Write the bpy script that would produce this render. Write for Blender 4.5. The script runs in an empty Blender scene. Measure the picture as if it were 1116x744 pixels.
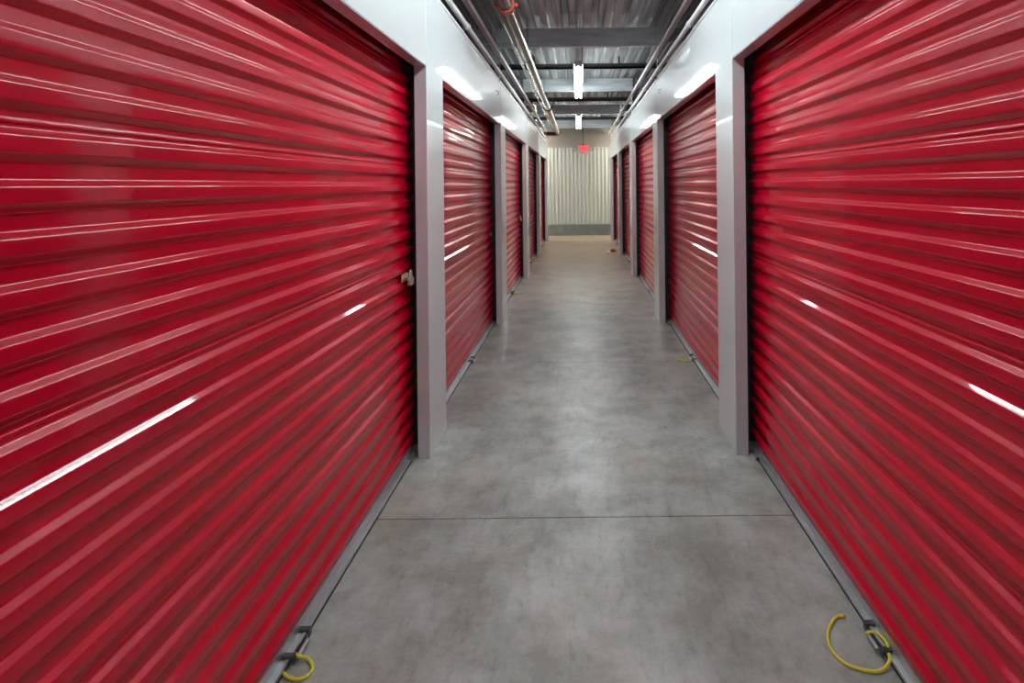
import bpy, bmesh, math, random
from mathutils import Vector, Matrix
random.seed(7)
SC = bpy.context.scene
COL = SC.collection

# ------------------------------------------------------------------ camera, world, exposure
F_PX, W_PX, H_PX = 632.0, 1116.0, 744.0
cam = bpy.data.objects.new('camera', bpy.data.cameras.new('camera'))
COL.objects.link(cam)
cam.data.sensor_fit = 'HORIZONTAL'
cam.data.sensor_width = 36.0
cam.data.lens = F_PX / W_PX * 36.0
cam.data.shift_x = -(630.7 - 558.0) / W_PX
cam.data.shift_y = -(372.0 - 201.0) / W_PX
cam.data.clip_start = 0.02
cam.matrix_world = Matrix.Translation((0, 0, 1.5)) @ Matrix.Rotation(math.radians(90), 4, 'X') @ Matrix.Rotation(math.radians(-0.62), 4, 'Z')
SC.camera = cam

world = bpy.data.worlds.new('world')
SC.world = world
world.use_nodes = True
bg = world.node_tree.nodes['Background']
bg.inputs[0].default_value = (0.9, 0.95, 1.0, 1)
bg.inputs[1].default_value = 0.03
SC.view_settings.view_transform = 'Standard'
SC.view_settings.look = 'None'
SC.view_settings.gamma = 1.0
SC.view_settings.use_curve_mapping = False
SC.view_settings.exposure = 0.84
TUBE_EMIT = 30.0
WARM_EMIT = 60.0

# ------------------------------------------------------------------ layout (metres, camera at 0,0,1.5 looking along +Y)
PITCH, PW = 3.05, 0.385                 # door spacing, pier width
Y1 = 3.2                                # near edge of the first pier
SIDE = {-1: dict(name='left', xw=0.833, top=2.165, crest=0.950, bar=0.923),
        1: dict(name='right', xw=0.852, top=2.188, crest=0.972, bar=0.950)}
WTOP = 2.61
YEND = Y1 + 4 * PITCH + PW              # row end
YWALL = 17.12
YBACK = Y1 - 2 * PITCH - 0.4
DECK = 3.225
XO = 4.2                                # how far ceiling, floor and cross aisle reach sideways

# ------------------------------------------------------------------ materials
def new_mat(name):
    m = bpy.data.materials.new(name); m.use_nodes = True
    return m, m.node_tree, m.node_tree.nodes['Principled BSDF']

def noise(nt, scale, detail=4, vec=None, rough=0.55):
    n = nt.nodes.new('ShaderNodeTexNoise')
    n.inputs['Scale'].default_value = scale; n.inputs['Detail'].default_value = detail
    n.inputs['Roughness'].default_value = rough
    if vec is not None: nt.links.new(vec, n.inputs['Vector'])
    return n.outputs['Fac']

def coords(nt, scale=(1, 1, 1)):
    t = nt.nodes.new('ShaderNodeTexCoord'); mp = nt.nodes.new('ShaderNodeMapping')
    mp.inputs['Scale'].default_value = scale
    nt.links.new(t.outputs['Object'], mp.inputs['Vector'])
    return mp.outputs['Vector']

def ramp(nt, fac, stops):
    r = nt.nodes.new('ShaderNodeValToRGB')
    while len(r.color_ramp.elements) < len(stops): r.color_ramp.elements.new(0.5)
    for e, (p, c) in zip(r.color_ramp.elements, stops):
        e.position = p; e.color = (c[0], c[1], c[2], 1)
    nt.links.new(fac, r.inputs['Fac'])
    return r.outputs['Color']

def mixc(nt, a, b, fac, mode='MIX'):
    m = nt.nodes.new('ShaderNodeMix'); m.data_type = 'RGBA'; m.blend_type = mode
    for s, v in ((m.inputs[0], fac), (m.inputs[6], a), (m.inputs[7], b)):
        if hasattr(v, 'is_linked'): nt.links.new(v, s)
        else: s.default_value = v
    return m.outputs[2]

def bump(nt, b, h, strength, dist):
    n = nt.nodes.new('ShaderNodeBump')
    n.inputs['Strength'].default_value = strength; n.inputs['Distance'].default_value = dist
    nt.links.new(h, n.inputs['Height']); nt.links.new(n.outputs['Normal'], b.inputs['Normal'])
    return n

def simple(name, col, rough=0.5, metal=0.0, var=0.06, vs=6, bs=0.0, coat=0.0, coat_r=0.1, stretch=(1, 1, 1)):
    m, nt, b = new_mat(name)
    f = noise(nt, vs, 4, coords(nt, stretch))
    lo = tuple(max(0, c * (1 - var)) for c in col); hi = tuple(min(1, c * (1 + var)) for c in col)
    nt.links.new(ramp(nt, f, [(0.3, lo), (0.7, hi)]), b.inputs['Base Color'])
    b.inputs['Roughness'].default_value = rough; b.inputs['Metallic'].default_value = metal
    b.inputs['Coat Weight'].default_value = coat; b.inputs['Coat Roughness'].default_value = coat_r
    if bs: bump(nt, b, f, bs, 0.02)
    return m

M = {}
M['red'] = simple('red enamel', (0.55, 0.0012, 0.024), 0.32, 0, 0.04, 3, 0, coat=0.65, coat_r=0.04)
M['red'].node_tree.nodes['Principled BSDF'].inputs['Specular IOR Level'].default_value = 0.15
M['white'] = simple('white panel enamel', (0.68, 0.74, 0.75), 0.4, 0, 0.02, 1.2, 0, coat=0.85, coat_r=0.04)
M['white'].node_tree.nodes['Principled BSDF'].inputs['Specular IOR Level'].default_value = 0.15
M['jamb'] = simple('grey jamb lining', (0.53, 0.55, 0.57), 0.3, 0, 0.03, 2, 0, coat=0.9, coat_r=0.10)
nt = M['white'].node_tree; b = nt.nodes['Principled BSDF']
bump(nt, b, noise(nt, 1.6, 1, coords(nt, (1, 1, 0.7))), 0.12, 0.05)
M['white_matte'] = simple('white paint', (0.72, 0.74, 0.76), 0.4, 0, 0.02, 2)
M['cream'] = simple('cream rib panel', (0.57, 0.60, 0.56), 0.3, 0, 0.03, 3, 0)
M['beige'] = simple('beige plaster', (0.27, 0.25, 0.225), 0.75, 0, 0.07, 3, 0.1)
M['alu'] = simple('mill aluminium', (0.55, 0.56, 0.58), 0.32, 0.85, 0.12, 20, 0, stretch=(6, 1, 6))
M['dark_metal'] = simple('dark steel', (0.09, 0.095, 0.10), 0.4, 0.7, 0.2, 12)
M['guide'] = simple('guide steel', (0.05, 0.053, 0.06), 0.45, 0.6, 0.2, 12)
M['rubber'] = simple('black rubber', (0.015, 0.015, 0.016), 0.7, 0, 0.2, 20)
M['chrome'] = simple('worn chrome', (0.72, 0.69, 0.58), 0.25, 0.7, 0.15, 30)
M['brass'] = simple('brass', (0.70, 0.52, 0.12), 0.3, 0.8, 0.1, 40)
M['yellow_lock'] = simple('yellow plastic', (0.80, 0.52, 0.01), 0.35, 0, 0.06, 30)
M['conduit'] = simple('galvanised tube', (0.82, 0.85, 0.87), 0.5, 0.0, 0.12, 9, stretch=(4, 1, 4))
M['purlin'] = simple('dull galvanised steel', (0.30, 0.31, 0.33), 0.45, 0.75, 0.25, 4, stretch=(1, 6, 6))
M['beam'] = simple('galvanised beam steel', (0.52, 0.57, 0.60), 0.42, 0.35, 0.2, 3, stretch=(1, 8, 8))
M['rust'] = simple('rust red coupling', (0.34, 0.05, 0.025), 0.5, 0.1, 0.3, 25)
M['rust_dark'] = simple('rusted dark iron', (0.10, 0.035, 0.02), 0.6, 0.3, 0.4, 20)
M['block'] = simple('grey painted block', (0.17, 0.19, 0.20), 0.6, 0, 0.22, 5, 0.3)
M['sign_case'] = simple('ivory sign housing', (0.55, 0.52, 0.42), 0.45, 0, 0.04, 10)
M['scrap'] = simple('crumpled red paper', (0.32, 0.05, 0.03), 0.7, 0, 0.3, 60)
M['scrap_white'] = simple('paper scrap', (0.7, 0.66, 0.55), 0.7, 0, 0.15, 60)

# galvanised roof deck
m, nt, b = new_mat('galvanised deck')
v = coords(nt, (2.2, 0.3, 2.2))
f1 = noise(nt, 3.0, 5, v, 0.6)
f2 = noise(nt, 2.0, 2, coords(nt, (9, 0.15, 1)))
c = ramp(nt, f1, [(0.28, (0.42, 0.47, 0.49)), (0.55, (0.66, 0.73, 0.75)), (0.75, (0.84, 0.92, 0.94))])
c = mixc(nt, c, ramp(nt, f2, [(0.40, (0.5, 0.5, 0.51)), (0.52, (1, 1, 1))]), 0.75, 'MULTIPLY')
nt.links.new(c, b.inputs['Base Color'])
b.inputs['Metallic'].default_value = 0.45; b.inputs['Roughness'].default_value = 0.27
M['deck'] = m

# steel sprinkler main: dark bare steel, warm light painted in as tan on the far run
m, nt, b = new_mat('bare steel pipe')
f = noise(nt, 5, 5, coords(nt, (3, 0.5, 3)))
c1 = ramp(nt, f, [(0.3, (0.07, 0.068, 0.070)), (0.7, (0.17, 0.165, 0.165))])
nt.links.new(c1, b.inputs['Base Color'])
b.inputs['Metallic'].default_value = 0.5; b.inputs['Roughness'].default_value = 0.2
M['pipe'] = m
M['pipe_tan'] = simple('warm-light tan pipe', (0.42, 0.31, 0.20), 0.4, 0.4, 0.3, 14, stretch=(2, 0.6, 2))

# concrete floor
m, nt, b = new_mat('sealed concrete')
o = coords(nt)
big = noise(nt, 0.85, 4, o, 0.6)
mid = noise(nt, 3.2, 6, o, 0.65)
fine = noise(nt, 38, 5, o, 0.7)
c = ramp(nt, mid, [(0.38, (0.285, 0.288, 0.262)), (0.5, (0.375, 0.39, 0.365)), (0.62, (0.46, 0.485, 0.465))])
c = mixc(nt, c, ramp(nt, big, [(0.36, (0.74, 0.735, 0.71)), (0.62, (1.12, 1.13, 1.12))]), 0.8, 'MULTIPLY')
c = mixc(nt, c, ramp(nt, fine, [(0.30, (0.72, 0.71, 0.69)), (0.50, (1.04, 1.04, 1.04))]), 0.5, 'MULTIPLY')
# trowel sweeps and scuffs
sc1 = noise(nt, 7, 6, coords(nt, (3.0, 0.9, 1)), 0.75)
c = mixc(nt, c, ramp(nt, sc1, [(0.36, (0.74, 0.73, 0.71)), (0.47, (1, 1, 1)), (0.66, (1.12, 1.12, 1.12))]), 0.7, 'MULTIPLY')
# tan stained patches
tan = noise(nt, 0.9, 3, coords(nt, (1.3, 1, 1)), 0.5)
tf = ramp(nt, tan, [(0.50, (0, 0, 0)), (0.72, (0.5, 0.5, 0.5))])
c = mixc(nt, c, (0.41, 0.34, 0.27, 1), tf)
# floor colour turns browner towards the far end of the aisle
tc = nt.nodes.new('ShaderNodeTexCoord'); sp = nt.nodes.new('ShaderNodeSeparateXYZ')
nt.links.new(tc.outputs['Object'], sp.inputs[0])
ad = nt.nodes.new('ShaderNodeMath'); ad.operation = 'MULTIPLY_ADD'
nt.links.new(mid, ad.inputs[0]); ad.inputs[1].default_value = 3.0; nt.links.new(sp.outputs['Y'], ad.inputs[2])
mr = nt.nodes.new('ShaderNodeMapRange'); mr.inputs['From Min'].default_value = 8.0; mr.inputs['From Max'].default_value = 14.5
mr.inputs['To Max'].default_value = 0.85
nt.links.new(ad.outputs[0], mr.inputs['Value'])
c = mixc(nt, c, (0.44, 0.335, 0.215, 1), mr.outputs[0])
# small dark specks
vo = nt.nodes.new('ShaderNodeTexVoronoi'); vo.inputs['Scale'].default_value = 2.6
nt.links.new(o, vo.inputs['Vector'])
spk = ramp(nt, vo.outputs['Distance'], [(0.018, (0.25, 0.24, 0.22)), (0.035, (1, 1, 1))])
c = mixc(nt, c, spk, 0.8, 'MULTIPLY')
nt.links.new(c, b.inputs['Base Color'])
rr = nt.nodes.new('ShaderNodeMapRange'); rr.inputs['To Min'].default_value = 0.44; rr.inputs['To Max'].default_value = 0.24
nt.links.new(mid, rr.inputs['Value']); nt.links.new(rr.outputs[0], b.inputs['Roughness'])
bump(nt, b, fine, 0.12, 0.01)
M['concrete'] = m
M['joint'] = simple('dark joint filler', (0.05, 0.047, 0.042), 0.9, 0, 0.2, 20)  # dark fill set low in the saw-cut gaps

# yellow rope with a twist
m, nt, b = new_mat('yellow rope')
wv = nt.nodes.new('ShaderNodeTexWave'); wv.inputs['Scale'].default_value = 60; wv.bands_direction = 'DIAGONAL'
nt.links.new(coords(nt), wv.inputs['Vector'])
nt.links.new(ramp(nt, wv.outputs['Fac'], [(0, (0.66, 0.57, 0.04)), (1, (0.80, 0.71, 0.08))]), b.inputs['Base Color'])
b.inputs['Roughness'].default_value = 0.55
bump(nt, b, wv.outputs['Fac'], 0.2, 0.003)
M['rope'] = m

def emit(name, col, s):
    m, nt, b = new_mat(name)
    b.inputs['Base Color'].default_value = (0.9, 0.9, 0.9, 1)
    b.inputs['Emission Color'].default_value = (*col, 1); b.inputs['Emission Strength'].default_value = s
    return m
M['tube'] = emit('lit tube', (0.90, 0.99, 1.0), TUBE_EMIT)
M['tube_warm'] = emit('warm lit tube', (1.0, 0.90, 0.76), WARM_EMIT)
M['exit_red'] = emit('lit red letters', (0.8, 0.003, 0.010), 0.42)
M['exit_face'] = emit('backlit sign face', (1.0, 0.09, 0.10), 0.62)
for q in ('exit_red', 'exit_face'):
    M[q].node_tree.nodes['Principled BSDF'].inputs['Base Color'].default_value = (0.3, 0.02, 0.02, 1)

# ------------------------------------------------------------------ mesh helpers
def link_mesh(name, bm, mat, parent=None, smooth=None):
    me = bpy.data.meshes.new(name)
    bmesh.ops.recalc_face_normals(bm, faces=bm.faces)
    bm.to_mesh(me); bm.free()
    me.materials.append(mat)
    o = bpy.data.objects.new(name, me); COL.objects.link(o)
    if parent is not None: o.parent = parent
    if smooth is not None:
        for p in me.polygons: p.use_smooth = True
        if smooth < 180: me.set_sharp_from_angle(angle=math.radians(smooth))
    return o

def box(bm, x0, x1, y0, y1, z0, z1, bev=0.0):
    r = bmesh.ops.create_cube(bm, size=1.0)
    vs = r['verts']
    for v_ in vs:
        v_.co = Vector(((x0 + x1) / 2 + v_.co.x * (x1 - x0), (y0 + y1) / 2 + v_.co.y * (y1 - y0), (z0 + z1) / 2 + v_.co.z * (z1 - z0)))
    if bev:
        es = list({e for v_ in vs for e in v_.link_edges})
        bmesh.ops.bevel(bm, geom=es, offset=bev, segments=2, profile=0.5, affect='EDGES')

def tube(bm, pts, r, n=12, closed=False, caps=True):
    pts = [Vector(p) for p in pts]
    rings = []
    up = None
    for i, p in enumerate(pts):
        a = pts[i - 1] if i > 0 or closed else p
        c_ = pts[(i + 1) % len(pts)] if i < len(pts) - 1 or closed else p
        t = (c_ - a).normalized()
        if up is None:
            up = Vector((0, 0, 1)) if abs(t.z) < 0.9 else Vector((1, 0, 0))
        s = t.cross(up).normalized(); up = s.cross(t).normalized()
        rad = r[i] if isinstance(r, (list, tuple)) else r
        rings.append([bm.verts.new(p + (s * math.cos(2 * math.pi * k / n) + up * math.sin(2 * math.pi * k / n)) * rad) for k in range(n)])
    m_ = len(rings)
    for i in range(m_ if closed else m_ - 1):
        A, B = rings[i], rings[(i + 1) % m_]
        for k in range(n):
            bm.faces.new((A[k], A[(k + 1) % n], B[(k + 1) % n], B[k]))
    if caps and not closed:
        bm.faces.new(rings[0]); bm.faces.new(list(reversed(rings[-1])))

def extrude_profile(bm, prof, axis, a0, a1, closed=True):
    """prof: list of (p,q). axis 'Y': p=x,q=z ; axis 'X': p=y,q=z ; axis 'Z': p=x,q=y"""
    def mk(p, q, a):
        return {'Y': (p, a, q), 'X': (a, p, q), 'Z': (p, q, a)}[axis]
    A = [bm.verts.new(mk(p, q, a0)) for p, q in prof]
    B = [bm.verts.new(mk(p, q, a1)) for p, q in prof]
    n = len(prof)
    for i in range(n if closed else n - 1):
        j = (i + 1) % n
        bm.faces.new((A[i], A[j], B[j], B[i]))
    if closed:
        bm.faces.new(A); bm.faces.new(list(reversed(B)))

def smooth_path(pts, sub=8):
    P = [Vector(p) for p in pts]
    out = []
    for i in range(len(P) - 1):
        p0 = P[max(i - 1, 0)]; p1 = P[i]; p2 = P[i + 1]; p3 = P[min(i + 2, len(P) - 1)]
        for k in range(sub):
            t = k / sub
            out.append(0.5 * ((2 * p1) + (p2 - p0) * t + (2 * p0 - 5 * p1 + 4 * p2 - p3) * t * t + (3 * p1 - p0 - 3 * p2 + p3) * t ** 3))
    out.append(P[-1])
    return out

def empty(name, loc=(0, 0, 0)):
    o = bpy.data.objects.new(name, None); COL.objects.link(o); o.location = loc
    o.empty_display_size = 0.1
    return o

def tag(o, label, cat, group=None, kind=None):
    o['label'] = label; o['category'] = cat
    if group: o['group'] = group
    if kind: o['kind'] = kind
    return o

# ------------------------------------------------------------------ setting
# floor: three pours with real saw-cut gaps, on a dark bed
def floor():
    bm = bmesh.new()
    cuts = [YBACK - 0.3, 2.615, 4.90, YWALL + 0.3]
    for a, c_ in zip(cuts[:-1], cuts[1:]):
        g = 0.003
        box(bm, -XO, XO, a + g, c_ - g, -0.12, 0.0)
    f = link_mesh('floor', bm, M['concrete'])
    tag(f, 'stained grey concrete floor of the aisle with two saw-cut joints', 'floor', kind='structure')
    bm = bmesh.new()
    box(bm, -XO, XO, cuts[0], cuts[-1], -0.16, -0.006)
    for c_ in cuts[1:-1]: pass
    bm.free()
    bm = bmesh.new()
    for c_ in cuts[1:-1]: box(bm, -XO, XO, c_ - 0.0028, c_ + 0.0028, -0.12, -0.006)
    link_mesh('control_joint', bm, M['joint'], f)
floor()

def wall_side(s):
    d = SIDE[s]; xw = d['xw']; T = 0.066
    bm = bmesh.new()
    for k in range(-2, 5):
        y0 = Y1 + k * PITCH
        x0, x1 = sorted((s * (xw - 0.0), s * (xw + T)))
        box(bm, x0, x1, y0, y0 + PW, 0.0, WTOP, 0.003)
        if k >= -1:
            ya, yb = y0 - PITCH + PW + 0.0015, y0 - 0.0015
            x0, x1 = sorted((s * (xw + 0.002), s * (xw + T)))
            box(bm, x0, x1, ya, yb, d['top'], WTOP, 0.003)
    # pier returns run back between the units
    for k in range(-2, 5):
        y0 = Y1 + k * PITCH
        x0, x1 = sorted((s * (xw + T), s * (xw + T + 0.22)))
        box(bm, x0, x1, y0 + 0.18, y0 + PW - 0.18, 0.0, WTOP)
    # end of the row, running sideways along the cross aisle
    x0, x1 = sorted((s * (xw + T + 0.001), s * XO))
    box(bm, x0, x1, YEND - 0.04, YEND, 0.0, WTOP)
    w = link_mesh('wall_' + d['name'], bm, M['white'])
    tag(w, 'glossy white metal piers and fascia panels around the %s-hand row of red doors' % d['name'], 'wall', kind='structure')
    # cap channel on top of the fascia
    return w
W = {s: wall_side(s) for s in (-1, 1)}

def wall_back():
    # end wall: painted block curb, ribbed sheet, plaster above
    bm = bmesh.new()
    box(bm, -XO, XO, YWALL + 0.04, YWALL + 0.15, 2.56, DECK + 0.2)
    w = link_mesh('wall_back', bm, M['beige'])
    tag(w, 'end wall of the aisle, pale ribbed sheet under a beige strip', 'wall', kind='structure')
    bm = bmesh.new()
    prof = []
    p = 0.112; x = -XO
    while x < XO:
        prof += [(x, YWALL + 0.03), (x + 0.052, YWALL + 0.03), (x + 0.064, YWALL), (x + 0.100, YWALL)]
        x += p
    prof += [(x, YWALL + 0.03), (x, YWALL + 0.06), (-XO, YWALL + 0.06)]
    extrude_profile(bm, prof, 'Z', 0.32, 2.575)
    link_mesh('ribbed_sheet', bm, M['cream'], w)
    bm = bmesh.new(); box(bm, -XO, XO, YWALL - 0.012, YWALL + 0.15, 2.575, 2.59, 0.002)
    link_mesh('sheet_trim', bm, M['white_matte'], w)
    bm = bmesh.new(); box(bm, -XO, XO, YWALL - 0.035, YWALL + 0.15, 0, 0.315, 0.004)
    k = link_mesh('baseboard_back', bm, M['block'])
    tag(k, 'low dark grey painted block kerb below the ribbed end wall', 'kerb', kind='structure')
    bm = bmesh.new(); box(bm, -XO, XO, YBACK - 0.2, YBACK, 0, DECK + 0.2)
    n = link_mesh('wall_front', bm, M['white_matte'])
    n['kind'] = 'structure'
    for s in (-1, 1):
        bm = bmesh.new()
        x0, x1 = sorted((s * XO, s * (XO + 0.1)))
        box(bm, x0, x1, YBACK, YWALL + 0.15, 0, DECK + 0.2)
        n = link_mesh('wall_outer_' + SIDE[s]['name'], bm, M['block']); n['kind'] = 'structure'
wall_back()

def ceiling():
    bm = bmesh.new()
    p = 0.1525; x = -XO
    prof = []
    while x < XO:
        prof += [(x, DECK), (x + 0.072, DECK), (x + 0.084, DECK + 0.055), (x + 0.140, DECK + 0.055)]
        x += p
    prof += [(x, DECK), (x, DECK + 0.08), (-XO, DECK + 0.08)]
    extrude_profile(bm, prof, 'Y', YBACK - 0.2, YWALL + 0.15)
    c_ = link_mesh('ceiling', bm, M['deck'])
    tag(c_, 'bare galvanised corrugated metal roof deck over the aisle', 'ceiling', kind='structure')
ceiling()

def c_section(bm, axis, y, a0, a1, z0, z1, fl=0.06, t=0.006, lip=0.018):
    # C purlin: web facing -Y, flanges running back
    prof = [(y, z0), (y + fl, z0), (y + fl, z0 + lip), (y + fl - t, z0 + lip), (y + fl - t, z0 + t), (y + t, z0 + t),
            (y + t, z1 - t), (y + fl - t, z1 - t), (y + fl - t, z1 - lip), (y + fl, z1 - lip), (y + fl, z1), (y, z1)]
    extrude_profile(bm, prof, 'X', a0, a1)

BEAMS = [0.2, 3.25, 6.3, 9.32, 12.35, 15.35]
ORD = ['', 'first', 'second', 'third', 'fourth']
for i, y in enumerate(BEAMS):
    bm = bmesh.new()
    c_section(bm, 'X', y, -0.872, 0.888, 3.0, 3.2)
    # bolts in the web ends
    for sx in (-0.83, 0.845):
        for z in (3.05, 3.15):
            r_ = bmesh.ops.create_cone(bm, cap_ends=True, segments=6, radius1=0.011, radius2=0.011, depth=0.012,
                                       matrix=Matrix.Translation((sx, y - 0.005, z)) @ Matrix.Rotation(math.pi / 2, 4, 'X'))
    # bent foot flange, turned towards the camera
    box(bm, -0.872, 0.888, y - 0.012, y + 0.001, 3.0, 3.006)
    b_ = link_mesh('ceiling_beam', bm, M['beam'])
    j = i - 1
    lab = {2: 'galvanised C-section ceiling beam nearest the camera, with bolts at both ends',
           3: 'galvanised ceiling beam passing just above the near strip light',
           4: 'galvanised ceiling beam between the two visible strip lights',
           5: 'galvanised ceiling beam above the far strip light, next to the end wall'}.get(i, 'galvanised ceiling beam overhead')
    tag(b_, lab, 'beam', 'cross beams over the aisle', 'structure')
    for s in (-1, 1):
        bm = bmesh.new()
        a0, a1 = sorted((s * 0.93, s * XO))
        c_section(bm, 'X', y + 0.02, a0, a1, 3.05, 3.2)
        q = link_mesh('unit_beam', bm, M['purlin'])
        q['kind'] = 'structure'
for i, y in enumerate([4.75, 7.82, 10.85, 13.9]):
    bm = bmesh.new()
    box(bm, -XO, XO, y, y + 0.05, 3.055, 3.092, 0.004)
    box(bm, -XO, XO, y, y + 0.006, 3.055, 3.13)
    q = link_mesh('bridging_bar', bm, M['dark_metal'])
    lab = {1: 'thin dark bridging bar over the near end of the near strip light', 2: 'thin dark bridging bar just beyond the near strip light'}.get(i, 'thin dark bridging bar under the deck')
    tag(q, lab, 'bar', 'bridging bars under the roof deck', 'structure')
    # hanger straps up to the deck
    for x in (-0.6, 0.55):
        bm = bmesh.new(); box(bm, x, x + 0.025, y + 0.01, y + 0.015, 3.09, DECK + 0.01)
        link_mesh('strap', bm, M['dark_metal'], q)
for s in (-1, 1):
    d = SIDE[s]
    bm = bmesh.new()
    xa = s * (0.88 if s < 0 else 0.897)
    x0, x1 = sorted((xa, xa + s * 0.045))
    prof = [(xa, 2.985), (xa + s * 0.042, 2.985), (xa + s * 0.042, 2.991), (xa + s * 0.006, 2.991), (xa + s * 0.006, 3.03), (xa, 3.03)]
    extrude_profile(bm, prof, 'Y', YBACK, YWALL)
    q = link_mesh('edge_angle', bm, M['conduit'])
    tag(q, 'pale steel angle running along the %s-hand ends of the ceiling beams' % d['name'], 'angle', 'edge angles along the beam ends', 'structure')

# ------------------------------------------------------------------ roll-up doors
CRESTP = 0.0885
def curtain_profile(z0, z1, s, crest):
    """x,z outline of the sheet: trapezoid ribs with rounded bends; lap seams every six ribs."""
    pts = []
    D = 0.0144
    keys = [(0.0, 0), (0.029, 0), (0.042, D), (0.0730, D)]
    phase = 1.601 - 0.036
    n0 = int(math.floor((z0 - phase) / CRESTP)) - 1
    n1 = int(math.ceil((z1 - phase) / CRESTP)) + 1
    for n in range(n0, n1 + 1):
        base = phase + n * CRESTP + 0.0005
        for dz, dx in keys:
            pts.append((base + dz, dx))
        if n % 6 == 0:      # lap seam bead on the upper slope of every sixth rib
            pts += [(base + 0.0490, D - 0.0002), (base + 0.0505, D - 0.0028), (base + 0.0565, D - 0.0026), (base + 0.0590, D - 0.0002)]
            pts.sort(key=lambda p: p[0])
    # drop what lies outside
    pts = [p for p in pts if z0 <= p[0] <= z1]
    zc = z1 - 0.30      # the top of the sheet leans back towards its drum
    return [(s * (crest + dx + 0.55 * max(0.0, z - zc) ** 2 + (0.10 * max(0.0, z - zc))), z) for z, dx in pts]

def rounded(pts, r=0.0032):
    out = [pts[0]]
    for a, b_, c_ in zip(pts[:-2], pts[1:-1], pts[2:]):
        A, B, C = Vector(a), Vector(b_), Vector(c_)
        la, lc = (A - B).length, (C - B).length
        ra, rc = min(r, la * 0.42), min(r, lc * 0.42)
        P = B + (A - B).normalized() * ra; Q = B + (C - B).normalized() * rc
        for q in range(7):
            t = q / 6
            out.append(tuple(P * (1 - t) ** 2 + B * 2 * t * (1 - t) + Q * t * t))
    out.append(pts[-1])
    return out

def make_door(s):
    """One roll-up door, origin on the floor at the middle of the opening, in the plane of the wall."""
    d = SIDE[s]; L = (PITCH - PW) / 2
    root = empty('door_0')
    cx = d['crest']
    prof = rounded(curtain_profile(0.045, d['top'] + 0.16, s, cx))
    back = [(x + s * 0.0015, z) for x, z in reversed(prof)]
    bm = bmesh.new()
    extrude_profile(bm, prof + back, 'Y', -L - 0.120, L + 0.120)
    link_mesh('curtain', bm, M['red'], root, smooth=45)
    # wind clips / keeper tabs at both edges of the sheet
    # bottom bar: aluminium tee with a front lip, rubber seal under it
    bx = d['bar']
    bm = bmesh.new()
    prof = [(s * bx, 0.014), (s * bx, 0.026), (s * (bx + 0.003), 0.028), (s * (bx + 0.006), 0.024), (s * (cx - 0.004), 0.024), (s * (cx - 0.002), 0.055),
            (s * (cx + 0.022), 0.055), (s * (cx + 0.022), 0.014)]
    extrude_profile(bm, prof, 'Y', -L - 0.03, L + 0.03)
    bar = link_mesh('bottom_bar', bm, M['alu'], root)
    bm = bmesh.new()
    x0, x1 = sorted((s * (bx + 0.001), s * (cx + 0.018)))
    box(bm, x0, x1, -L - 0.03, L + 0.03, 0.0, 0.0145, 0.003)
    link_mesh('rubber_seal', bm, M['rubber'], bar)
    # guide channels
    for e in (-1, 1):
        bm = bmesh.new()
        xg = d['xw'] + 0.0675
        x0, x1 = sorted((s * xg, s * (xg + 0.010)))
        y0, y1 = sorted((e * (L + 0.022), e * (L + 0.172)))
        box(bm, x0, x1, y0, y1, 0.0, d['top'] + 0.16, 0.001)
        x0, x1 = sorted((s * (xg + 0.0), s * (xg + 0.125)))
        y0, y1 = sorted((e * (L + 0.172), e * (L + 0.178)))
        box(bm, x0, x1, y0, y1, 0.0, d['top'] + 0.16)
        link_mesh('guide_channel', bm, M['guide'], root)
    # thin frame lining the opening, greyer than the piers, mitred at the head
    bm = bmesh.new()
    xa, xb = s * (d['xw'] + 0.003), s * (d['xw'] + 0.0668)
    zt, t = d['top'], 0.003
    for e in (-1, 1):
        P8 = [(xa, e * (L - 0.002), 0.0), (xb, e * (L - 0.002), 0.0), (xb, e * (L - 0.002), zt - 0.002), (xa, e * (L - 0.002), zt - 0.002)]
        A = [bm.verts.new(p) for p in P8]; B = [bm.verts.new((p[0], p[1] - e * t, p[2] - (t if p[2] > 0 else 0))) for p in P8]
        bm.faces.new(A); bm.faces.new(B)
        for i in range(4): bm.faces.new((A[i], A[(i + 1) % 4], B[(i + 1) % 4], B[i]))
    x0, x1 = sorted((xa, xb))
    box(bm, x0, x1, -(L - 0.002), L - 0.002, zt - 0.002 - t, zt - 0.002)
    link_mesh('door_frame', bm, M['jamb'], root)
    # header seal: dark baffle above the sheet
    bm = bmesh.new()
    x0, x1 = sorted((s * (d['xw'] + 0.0675), s * (cx + 0.06)))
    box(bm, x0, x1, -L - 0.09, L + 0.09, d['top'] + 0.165, d['top'] + 0.175)
    link_mesh('hood_plate', bm, M['guide'], root)
    # lift handle in the middle of the bottom bar: two clips and a short round grip
    bm = bmesh.new()
    for yy in (0.065, -0.045):
        x0, x1 = sorted((s * (bx - 0.012), s * (bx + 0.022)))
        box(bm, x0, x1, yy - 0.009, yy + 0.009, 0.022, 0.034, 0.002)
        x0, x1 = sorted((s * (bx - 0.014), s * (bx - 0.009)))
        box(bm, x0, x1, yy - 0.009, yy + 0.009, 0.008, 0.034, 0.001)
    h = link_mesh('lift_clip', bm, M['dark_metal'], root)
    bm = bmesh.new()
    tube(bm, [(s * (bx - 0.017), -0.03, 0.014), (s * (bx - 0.017), 0.035, 0.014)], 0.0085, 12)
    link_mesh('lift_grip', bm, M['alu'], h, smooth=40)
    # foot bracket at the far end
    bm = bmesh.new()
    x0, x1 = sorted((s * (bx - 0.012), s * (bx + 0.03)))
    box(bm, x0, x1, L - 0.09, L - 0.03, 0.026, 0.034, 0.002)
    box(bm, x0, x0 + 0.006, L - 0.075, L - 0.035, 0.006, 0.034, 0.001)
    link_mesh('slide_bracket', bm, M['alu'], root)
    return root

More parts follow.
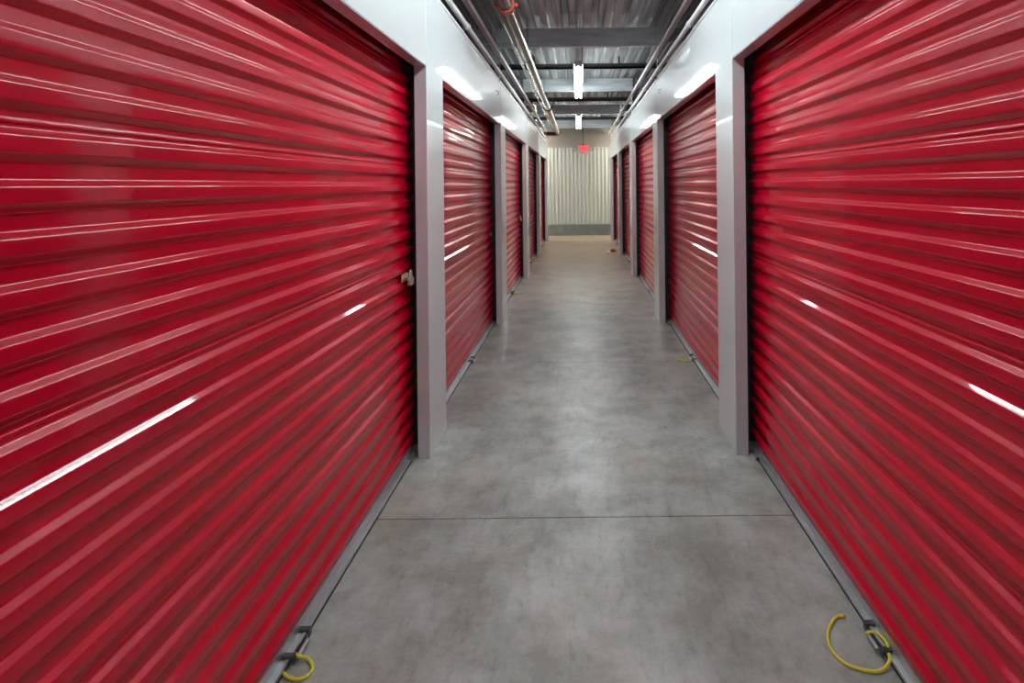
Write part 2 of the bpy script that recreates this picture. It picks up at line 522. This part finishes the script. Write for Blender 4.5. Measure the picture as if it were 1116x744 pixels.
PROTO = {s: make_door(s) for s in (-1, 1)}
def copy_tree(o, parent=None):
    c_ = o.copy(); COL.objects.link(c_); c_.parent = parent
    for ch in list(o.children): copy_tree(ch, c_)
    return c_

# nearest first
PLACE = {-1: 'left', 1: 'right'}
DOORLAB = {
    (-1, 0): 'large red roll-up door filling the left side, nearest the camera, with a padlocked latch',
    (-1, 1): 'second red roll-up door on the left, with a dark latch at its far edge',
    (-1, 2): 'third red roll-up door on the left, the one with a yellow padlock',
    (-1, 3): 'fourth red roll-up door on the left, just beyond the yellow padlock door',
    (-1, 4): 'last and narrowest-looking red roll-up door on the left, beside the end wall',
    (1, 0): 'large red roll-up door filling the right side, with a long yellow rope at its foot',
    (1, 1): 'second red roll-up door on the right, between the two nearest right piers',
    (1, 2): 'third red roll-up door on the right side of the aisle',
    (1, 3): 'fourth red roll-up door on the right, with a yellow scrap at its foot',
    (1, 4): 'last red roll-up door on the right, beside the end wall'}
n = 0
for k in (0, 1, 2, 3, 4, -1):
    for s in (-1, 1):
        yc = Y1 + (k - 1) * PITCH + PW + (PITCH - PW) / 2
        o = PROTO[s] if k == 0 else copy_tree(PROTO[s])
        o.location = (0, yc, 0); n += 1
        o.name = 'door_%d' % n
        if k >= 0:
            tag(o, DOORLAB[(s, k)], 'roll-up door', 'red roll-up doors', 'structure')
        else:
            tag(o, 'red roll-up door behind the camera on the %s' % PLACE[s], 'roll-up door', 'red roll-up doors', 'structure')

# ------------------------------------------------------------------ latches on three left doors (parts of their doors)
def latch_geo(k, y, z, keeper=True):
    s = -1; d = SIDE[s]; cx = d['crest']
    door = [o for o in bpy.data.objects if o.name == 'door_%d' % (2 * k + 1)][0]
    yl = y - door.location.y
    bm = bmesh.new()
    box(bm, s * (cx - 0.001) - 0.0, s * (cx - 0.001) + 0.006, yl - 0.055, yl + 0.055, z - 0.022, z + 0.022, 0.002)
    box(bm, s * cx + 0.006, s * cx + 0.016, yl - 0.03, yl + 0.085, z - 0.009, z + 0.009, 0.003)
    box(bm, s * cx + 0.006, s * cx + 0.022, yl + 0.005, yl + 0.020, z - 0.020, z + 0.020, 0.002)
    l = link_mesh('latch', bm, M['chrome' if k == 0 else 'dark_metal'], door)
    l['label'] = 'steel slide latch'
    bm = bmesh.new()
    tube(bm, [(s * cx + 0.010, yl - 0.025, z), (s * cx + 0.030, yl - 0.025, z)], 0.007, 10)
    link_mesh('latch_knob', bm, M['chrome'], l, smooth=40)

def padlock(y, z, body_mat, label, k):
    s = -1; x = s * SIDE[s]['crest'] + 0.030
    root = empty('padlock', (x, y, z))
    bm = bmesh.new()
    box(bm, -0.012, 0.012, -0.027, 0.027, -0.066, -0.022, 0.006)
    link_mesh('lock_body', bm, body_mat, root, smooth=35)
    bm = bmesh.new()
    pts = [(0, -0.016, -0.024), (0, -0.016, 0.0)] + [(0, -0.016 * math.cos(a), 0.016 * math.sin(a)) for a in [math.pi * i / 10 for i in range(1, 10)]] + [(0, 0.016, 0.0), (0, 0.016, -0.024)]
    tube(bm, pts, 0.0042, 8)
    link_mesh('shackle', bm, M['chrome'], root, smooth=60)
    tag(root, label, 'padlock')
latch_geo(0, 3.135, 1.010)
padlock(3.16, 1.028, M['chrome'], 'small worn metal padlock on the latch of the large near left door', 0)
latch_geo(1, 6.10, 0.985)
latch_geo(2, 9.13, 1.0)
padlock(9.16, 1.0, M['yellow_lock'], 'bright yellow padlock hanging on the third left door', 2)

# ------------------------------------------------------------------ yellow pull ropes and scraps on the floor
def rope(pts, r, label, group=None, knot=None):
    bm = bmesh.new()
    tube(bm, smooth_path(pts, 8), r, 10)
    o = link_mesh('pull_rope', bm, M['rope'], smooth=80)
    tag(o, label, 'rope', group)
    if knot:
        for p in knot:
            bm = bmesh.new()
            ring = [(p[0] + 0.009 * math.cos(a), p[1] + 0.003 * math.sin(2 * a), p[2] + 0.008 * math.sin(a)) for a in [2 * math.pi * i / 14 for i in range(14)]]
            tube(bm, ring, r * 0.9, 8, closed=True)
            link_mesh('knot', bm, M['rope'], o, smooth=80)
    return o
yc0 = Y1 - PITCH + PW + (PITCH - PW) / 2
bL, bR = -SIDE[-1]['bar'], SIDE[1]['bar']
def fl(px, py, z=0.006):
    """floor point seen at a pixel of the photograph (used once, to read the rope's real position off the picture)"""
    t = math.radians(0.62); u, v_ = px - 630.7, py - 201.0
    U = u * math.cos(t) - v_ * math.sin(t); V = u * math.sin(t) + v_ * math.cos(t)
    Y = F_PX * (1.5 - z) / V
    return (U * Y / F_PX, Y, z)
P = [(321, 712, .022), (327, 715, .018), (335, 717, .009), (340.5, 724, .007), (339, 732, .006), (332, 738, .006), (322, 740, .006), (313, 737, .006), (309, 733, .008)]
rope([fl(*p) for p in P], 0.0052, 'short loop of yellow rope at the foot of the large left door')
P = [(921, 672, .008), (917, 671, .006), (911, 672.5, .006), (905, 681, .006), (902, 692, .006), (904, 703, .006), (911, 714, .006), (922, 723, .006), (938, 729, .006), (955, 731.5, .006), (964, 727.5, .010), (969.5, 720, .018), (969, 712, .028)]
rope([fl(*p) for p in P], 0.0052, 'long curled yellow rope on the floor beside the large right door')
P = [(944, 691, .022), (947, 688.5, .024), (954, 689, .028), (960, 693, .032), (966, 700, .034), (968, 706, .032)]
rope([fl(*p) for p in P], 0.0048, 'yellow rope loop wound through the lift grip of the large right door')
def small_rope(k, s, label, flip=1):
    yc = Y1 + (k - 1) * PITCH + PW + (PITCH - PW) / 2
    bx = s * SIDE[s]['bar']
    pts = [(bx - s * .012, yc - .04, .026), (bx - s * .045, yc - .05, .012), (bx - s * .10, yc - .03 * flip, .006), (bx - s * .13, yc + .03, .006), (bx - s * .09, yc + .06, .006), (bx - s * .04, yc + .05, .007)]
    rope(pts, 0.0055, label)
small_rope(1, 1, 'small yellow rope tail at the foot of the second right door')
small_rope(2, -1, 'pale yellow rope tail at the foot of the third left door', -1)
small_rope(3, -1, 'tiny yellow rope tail at the foot of the fourth left door')

def crumple(name, loc, r, flat, mat, label, cat):
    bm = bmesh.new()
    bmesh.ops.create_icosphere(bm, subdivisions=3, radius=r)
    for v_ in bm.verts:
        q = v_.co.copy()
        k_ = 1 + 0.35 * math.sin(q.x * 190 + 1) * math.sin(q.y * 160 + 2) + 0.15 * math.sin(q.z * 300 + q.x * 90)
        v_.co = Vector((q.x * k_ * 1.3, q.y * k_, q.z * k_ * flat))
    mz = min(v_.co.z for v_ in bm.verts)
    for v_ in bm.verts: v_.co += Vector((loc[0], loc[1], -mz + 0.001))
    o = link_mesh(name, bm, mat); tag(o, label, cat)
crumple('paper_scrap', fl(668, 274.5, 0), 0.045, 0.6, M['scrap'], 'small dark red scrap lying on the floor near the end wall', 'scrap')
crumple('paper_scrap', fl(664, 276, 0), 0.035, 0.25, M['scrap_white'], 'flat pale scrap lying beside the dark red scrap', 'scrap')
crumple('cloth_scrap', fl(681.5, 272, 0), 0.075, 1.3, simple('faded yellow cloth', (0.55, 0.42, 0.20), 0.8, 0, 0.2, 30), 'faded yellow scrap at the foot of the fourth right door', 'scrap')

# ------------------------------------------------------------------ strip lights
def strip_light(x, y0, y1, z, tube_m, label, along='Y', group='ceiling strip lights'):
    root = empty('strip_light', (x, (y0 + y1) / 2, z) if along == 'Y' else (x, y0, z))
    L = (y1 - y0) / 2 if along == 'Y' else 1.2
    if along == 'X': root.rotation_euler = (0, 0, math.pi / 2)
    bm = bmesh.new()
    prof = [(-0.016, -0.006), (0.016, -0.006), (0.022, 0.010), (0.056, 0.012), (0.056, 0.030), (0.034, 0.060), (-0.034, 0.060), (-0.056, 0.030), (-0.056, 0.012), (-0.022, 0.010)]
    extrude_profile(bm, prof, 'Y', -L, L)
    link_mesh('housing', bm, M['white_matte'], root)
    for sx in (-0.038, 0.038):
        bm = bmesh.new()
        tube(bm, [(sx, -L + 0.03, -0.008), (sx, L - 0.03, -0.008)], 0.0165, 14)
        link_mesh('lamp_tube', bm, tube_m, root, smooth=60)
        for e in (-1, 1):
            bm = bmesh.new()
            y_a, y_b = sorted((e * (L - 0.032), e * L))
            box(bm, min(sx * 0.4, sx * 1.3), max(sx * 0.4, sx * 1.3), y_a, y_b, -0.026, 0.014, 0.003)
            link_mesh('lamp_holder', bm, M['white_matte'], root)
    for e in (-0.7, 0.7):
        bm = bmesh.new()
        tube(bm, [(0, e * L, 0.058), (0, e * L, DECK - z + 0.0)], 0.003, 6)
        link_mesh('hanger_rod', bm, M['dark_metal'], root)
    tag(root, label, 'light', group)
    return root
LZ = 2.965
strip_light(0.012, 7.12, 9.72, LZ, M['tube'], 'lit fluorescent strip light hanging from the ceiling, the nearer and larger one')
strip_light(0.012, 12.30, 14.95, LZ, M['tube'], 'lit fluorescent strip light farther away, just before the end wall')
strip_light(0.012, 1.75, 4.35, LZ, M['tube'], 'lit fluorescent strip light above the camera')
strip_light(0.012, -2.9, -0.3, LZ, M['tube'], 'lit fluorescent strip light behind the camera')
for s in (-1, 1):
    strip_light(s * 2.3, 16.45, 16.45, LZ, M['tube_warm'], 'warm strip light in the cross aisle, %s side' % PLACE[s], along='X', group='cross aisle lights')

# ------------------------------------------------------------------ exit sign with emergency lamp heads
def exit_sign():
    y = 15.9; k_ = y / F_PX
    x = (635.6 - 630.7) * k_ + 0.010; z0 = 2.345
    root = empty('exit_sign', (x, y, z0))
    bm = bmesh.new(); box(bm, -0.165, 0.165, -0.025, 0.025, 0.0, 0.235, 0.012)
    c_ = link_mesh('sign_case', bm, M['sign_case'], root, smooth=35)
    bm = bmesh.new(); box(bm, -0.115, 0.130, -0.030, -0.0245, 0.070, 0.222, 0.002)
    f = link_mesh('sign_face', bm, M['exit_face'], root)
    # letters E X I T as strokes
    bm = bmesh.new()
    h, w, t = 0.115, 0.044, 0.012
    zb = 0.088; ox = -0.100; yy0, yy1 = -0.034, -0.0295
    def st(x0, x1, z0_, z1_): box(bm, x0, x1, yy0, yy1, z0_, z1_)
    st(ox, ox + t, zb, zb + h)
    for q in (0, (h - t) / 2, h - t): st(ox, ox + w, zb + q, zb + q + t)
    ox += w + 0.016
    for sg in (1, -1):
        a = Vector((ox + (0 if sg > 0 else w), zb)); c2 = Vector((ox + (w if sg > 0 else 0), zb + h))
        dv = (c2 - a).normalized() * t * 0.55; nv = Vector((-dv.y, dv.x))
        q4 = [a + nv, a - nv, c2 - nv, c2 + nv]
        A = [bm.verts.new((p.x, yy0, p.y)) for p in q4]; B = [bm.verts.new((p.x, yy1, p.y)) for p in q4]
        bm.faces.new(A); bm.faces.new(B)
        for i in range(4): bm.faces.new((A[i], A[(i + 1) % 4], B[(i + 1) % 4], B[i]))
    ox += w + 0.016; st(ox, ox + t, zb, zb + h)
    ox += t + 0.016; st(ox, ox + w, zb + h - t, zb + h); st(ox + (w - t) / 2, ox + (w + t) / 2, zb, zb + h)
    link_mesh('lettering', bm, M['exit_red'], f)
    for e in (-1, 1):
        bm = bmesh.new()
        tube(bm, [(e * 0.165, 0, 0.13), (e * 0.21, 0, 0.135)], 0.012, 10)
        tube(bm, [(e * 0.228, 0.035, 0.140), (e * 0.228, 0.0, 0.136), (e * 0.228, -0.03, 0.13), (e * 0.228, -0.045, 0.127)], [0.032, 0.046, 0.057, 0.060], 16)
        hd = link_mesh('lamp_head', bm, M['guide'], root, smooth=40)
        bm = bmesh.new()
        tube(bm, [(e * 0.228, -0.0455, 0.127), (e * 0.228, -0.049, 0.1265)], 0.050, 16)
        link_mesh('lens', bm, M['sign_case'], hd, smooth=40)
    bm = bmesh.new()
    tube(bm, [(0, 0, 0.235), (0, 0, DECK - z0)], 0.011, 10)
    link_mesh('stem', bm, M['guide'], root, smooth=40)
    bm = bmesh.new()
    tube(bm, [(0, 0, 0.235), (0, 0, 0.262)], [0.07, 0.03], 16)
    link_mesh('canopy', bm, M['rust_dark'], root, smooth=40)
    tag(root, 'red lit EXIT sign with two lamp heads hanging before the end wall', 'sign')
exit_sign()

# ------------------------------------------------------------------ sprinkler main
def pipe_main():
    x, z, r = -0.535, 2.87, 0.05
    root = empty('sprinkler_pipe', (x, 4.5, z))
    def at(bm_pts): return [(p[0] - x, p[1] - 4.5, p[2] - z) for p in bm_pts]
    bm = bmesh.new()
    tube(bm, at([(x, YBACK, z), (x, 10.4, z)]), r, 28)
    link_mesh('pipe_run', bm, M['pipe'], root, smooth=40)
    bm = bmesh.new()
    tube(bm, at([(x, 10.4, z), (x, 15.35, z)]), r, 28)
    link_mesh('pipe_run', bm, M['pipe_tan'], root, smooth=40)['label'] = 'far pipe run, tan from painted-in warm light'
    bm = bmesh.new()
    arc = [(x, 15.35, z)] + [(x - 0.15 + 0.15 * math.cos(a), 15.42 + 0.15 * math.sin(a), z) for a in [math.pi / 2 * i / 8 for i in range(9)]] + [(x - 0.20, 15.57, z)]
    tube(bm, at(arc), r * 1.08, 24)
    link_mesh('elbow', bm, M['rust_dark'], root, smooth=50)
    bm = bmesh.new()
    tube(bm, at([(x - 0.19, 15.57, z), (-2.6, 15.57, z)]), r, 24)
    link_mesh('pipe_run', bm, M['rust_dark'], root, smooth=50)
    for y, m_ in ((4.42, 'rust'), (10.35, 'rust_dark'), (15.30, 'rust_dark')):
        bm = bmesh.new()
        q = [(x, y - 0.035, z), (x, y - 0.033, z), (x, y - 0.018, z), (x, y + 0.018, z), (x, y + 0.033, z), (x, y + 0.035, z)]
        tube(bm, at(q), [r * 1.05, r * 1.28, r * 1.34, r * 1.34, r * 1.28, r * 1.05], 28)
        for sg in (-1, 1):
            a, c2 = sorted((sg * r * 1.2, sg * r * 1.75))
            box(bm, a, c2, y - 4.5 - 0.02, y - 4.5 + 0.02, -0.014, 0.014, 0.004)
        cp = link_mesh('coupling', bm, M[m_], root, smooth=40)
        if m_ == 'rust': cp['label'] = 'red grooved coupling'
    for y in (6.28, 9.30, 12.33):     # ring hangers up to the beams
        bm = bmesh.new()
        tube(bm, at([(x + (r + 0.003) * math.cos(a), y - 0.02, z + (r + 0.003) * math.sin(a)) for a in [2 * math.pi * i / 24 for i in range(24)]]), 0.003, 6, closed=True)
        tube(bm, at([(x, y - 0.02, z + r + 0.003), (x, y - 0.02, DECK)]), 0.004, 6)
        link_mesh('ring_hanger', bm, M['dark_metal'], root)
    # sprinkler heads under the run
    tag(root, 'thick bare steel sprinkler pipe running along the left of the ceiling', 'pipe')
pipe_main()
# slimmer line beside the main
bm = bmesh.new()
tube(bm, [(-0.655, YBACK, 2.925), (-0.655, 15.2, 2.925)], 0.014, 12)
o = link_mesh('branch_pipe', bm, M['pipe'], smooth=50)
tag(o, 'thin steel pipe running beside the thick sprinkler pipe', 'pipe')
for y in (6.26, 9.28, 12.31):
    bm = bmesh.new(); tube(bm, [(-0.655, y, 2.935), (-0.655, y, DECK)], 0.003, 6); link_mesh('hanger_rod', bm, M['dark_metal'], o)

# ------------------------------------------------------------------ conduits along the tops of the walls
for s in (-1, 1):
    xw = SIDE[s]['xw']
    for j, (dx, z, r) in enumerate(((0.020, 2.735, 0.020), (0.066, 2.700, 0.014))):
        x = s * (xw + dx)
        root = empty('conduit', (x, 4.0, z))
        bm = bmesh.new()
        yend = 15.5
        tube(bm, [(0, YBACK - 4.0, 0), (0, yend - 4.0, 0)], r, 12)
        link_mesh('conduit_run', bm, M['conduit'], root, smooth=50)
        for y in (4.5, 7.6, 10.7, 13.7):
            bm = bmesh.new(); tube(bm, [(0, y - 4.0 - 0.03, 0), (0, y - 4.0 + 0.03, 0)], r * 1.35, 12)
            link_mesh('conduit_coupling', bm, M['conduit'], root, smooth=50)
        for i, y in enumerate((3.3, 6.34, 9.36, 12.39, 15.3)):
            bm = bmesh.new()
            if j == 0:
                box(bm, -0.006, 0.006, y - 4.0 - 0.002, y - 4.0 + 0.002, WTOP - z - 0.06, 3.0 - z, 0.0)
            else:
                box(bm, -0.02, 0.02, y - 4.0 - 0.01, y - 4.0 + 0.01, -r - 0.004, -r, 0.0)
            link_mesh('hanger_strap', bm, M['white_matte'], root)
        tag(root, ('pale conduit above the %s wall, the %s of its pair' % (PLACE[s], 'one nearer the aisle' if j == 0 else 'one over the units')), 'conduit', 'conduits along the wall tops')
# tiny hooks on the fascia, one per side
for s in (-1, 1):
    x = s * SIDE[s]['xw']
    bm = bmesh.new()
    y, z = 6.35 - 0.45 + 0.0, 2.46
    tube(bm, [(x + s * 0.004, y, z), (x - s * 0.02, y, z), (x - s * 0.028, y, z - 0.012), (x - s * 0.024, y, z - 0.035), (x - s * 0.012, y, z - 0.04)], 0.0025, 8)
    o = link_mesh('wall_hook', bm, M['dark_metal'], smooth=60)
    tag(o, 'tiny dark wire hook on the white fascia over the second %s door' % PLACE[s], 'hook')
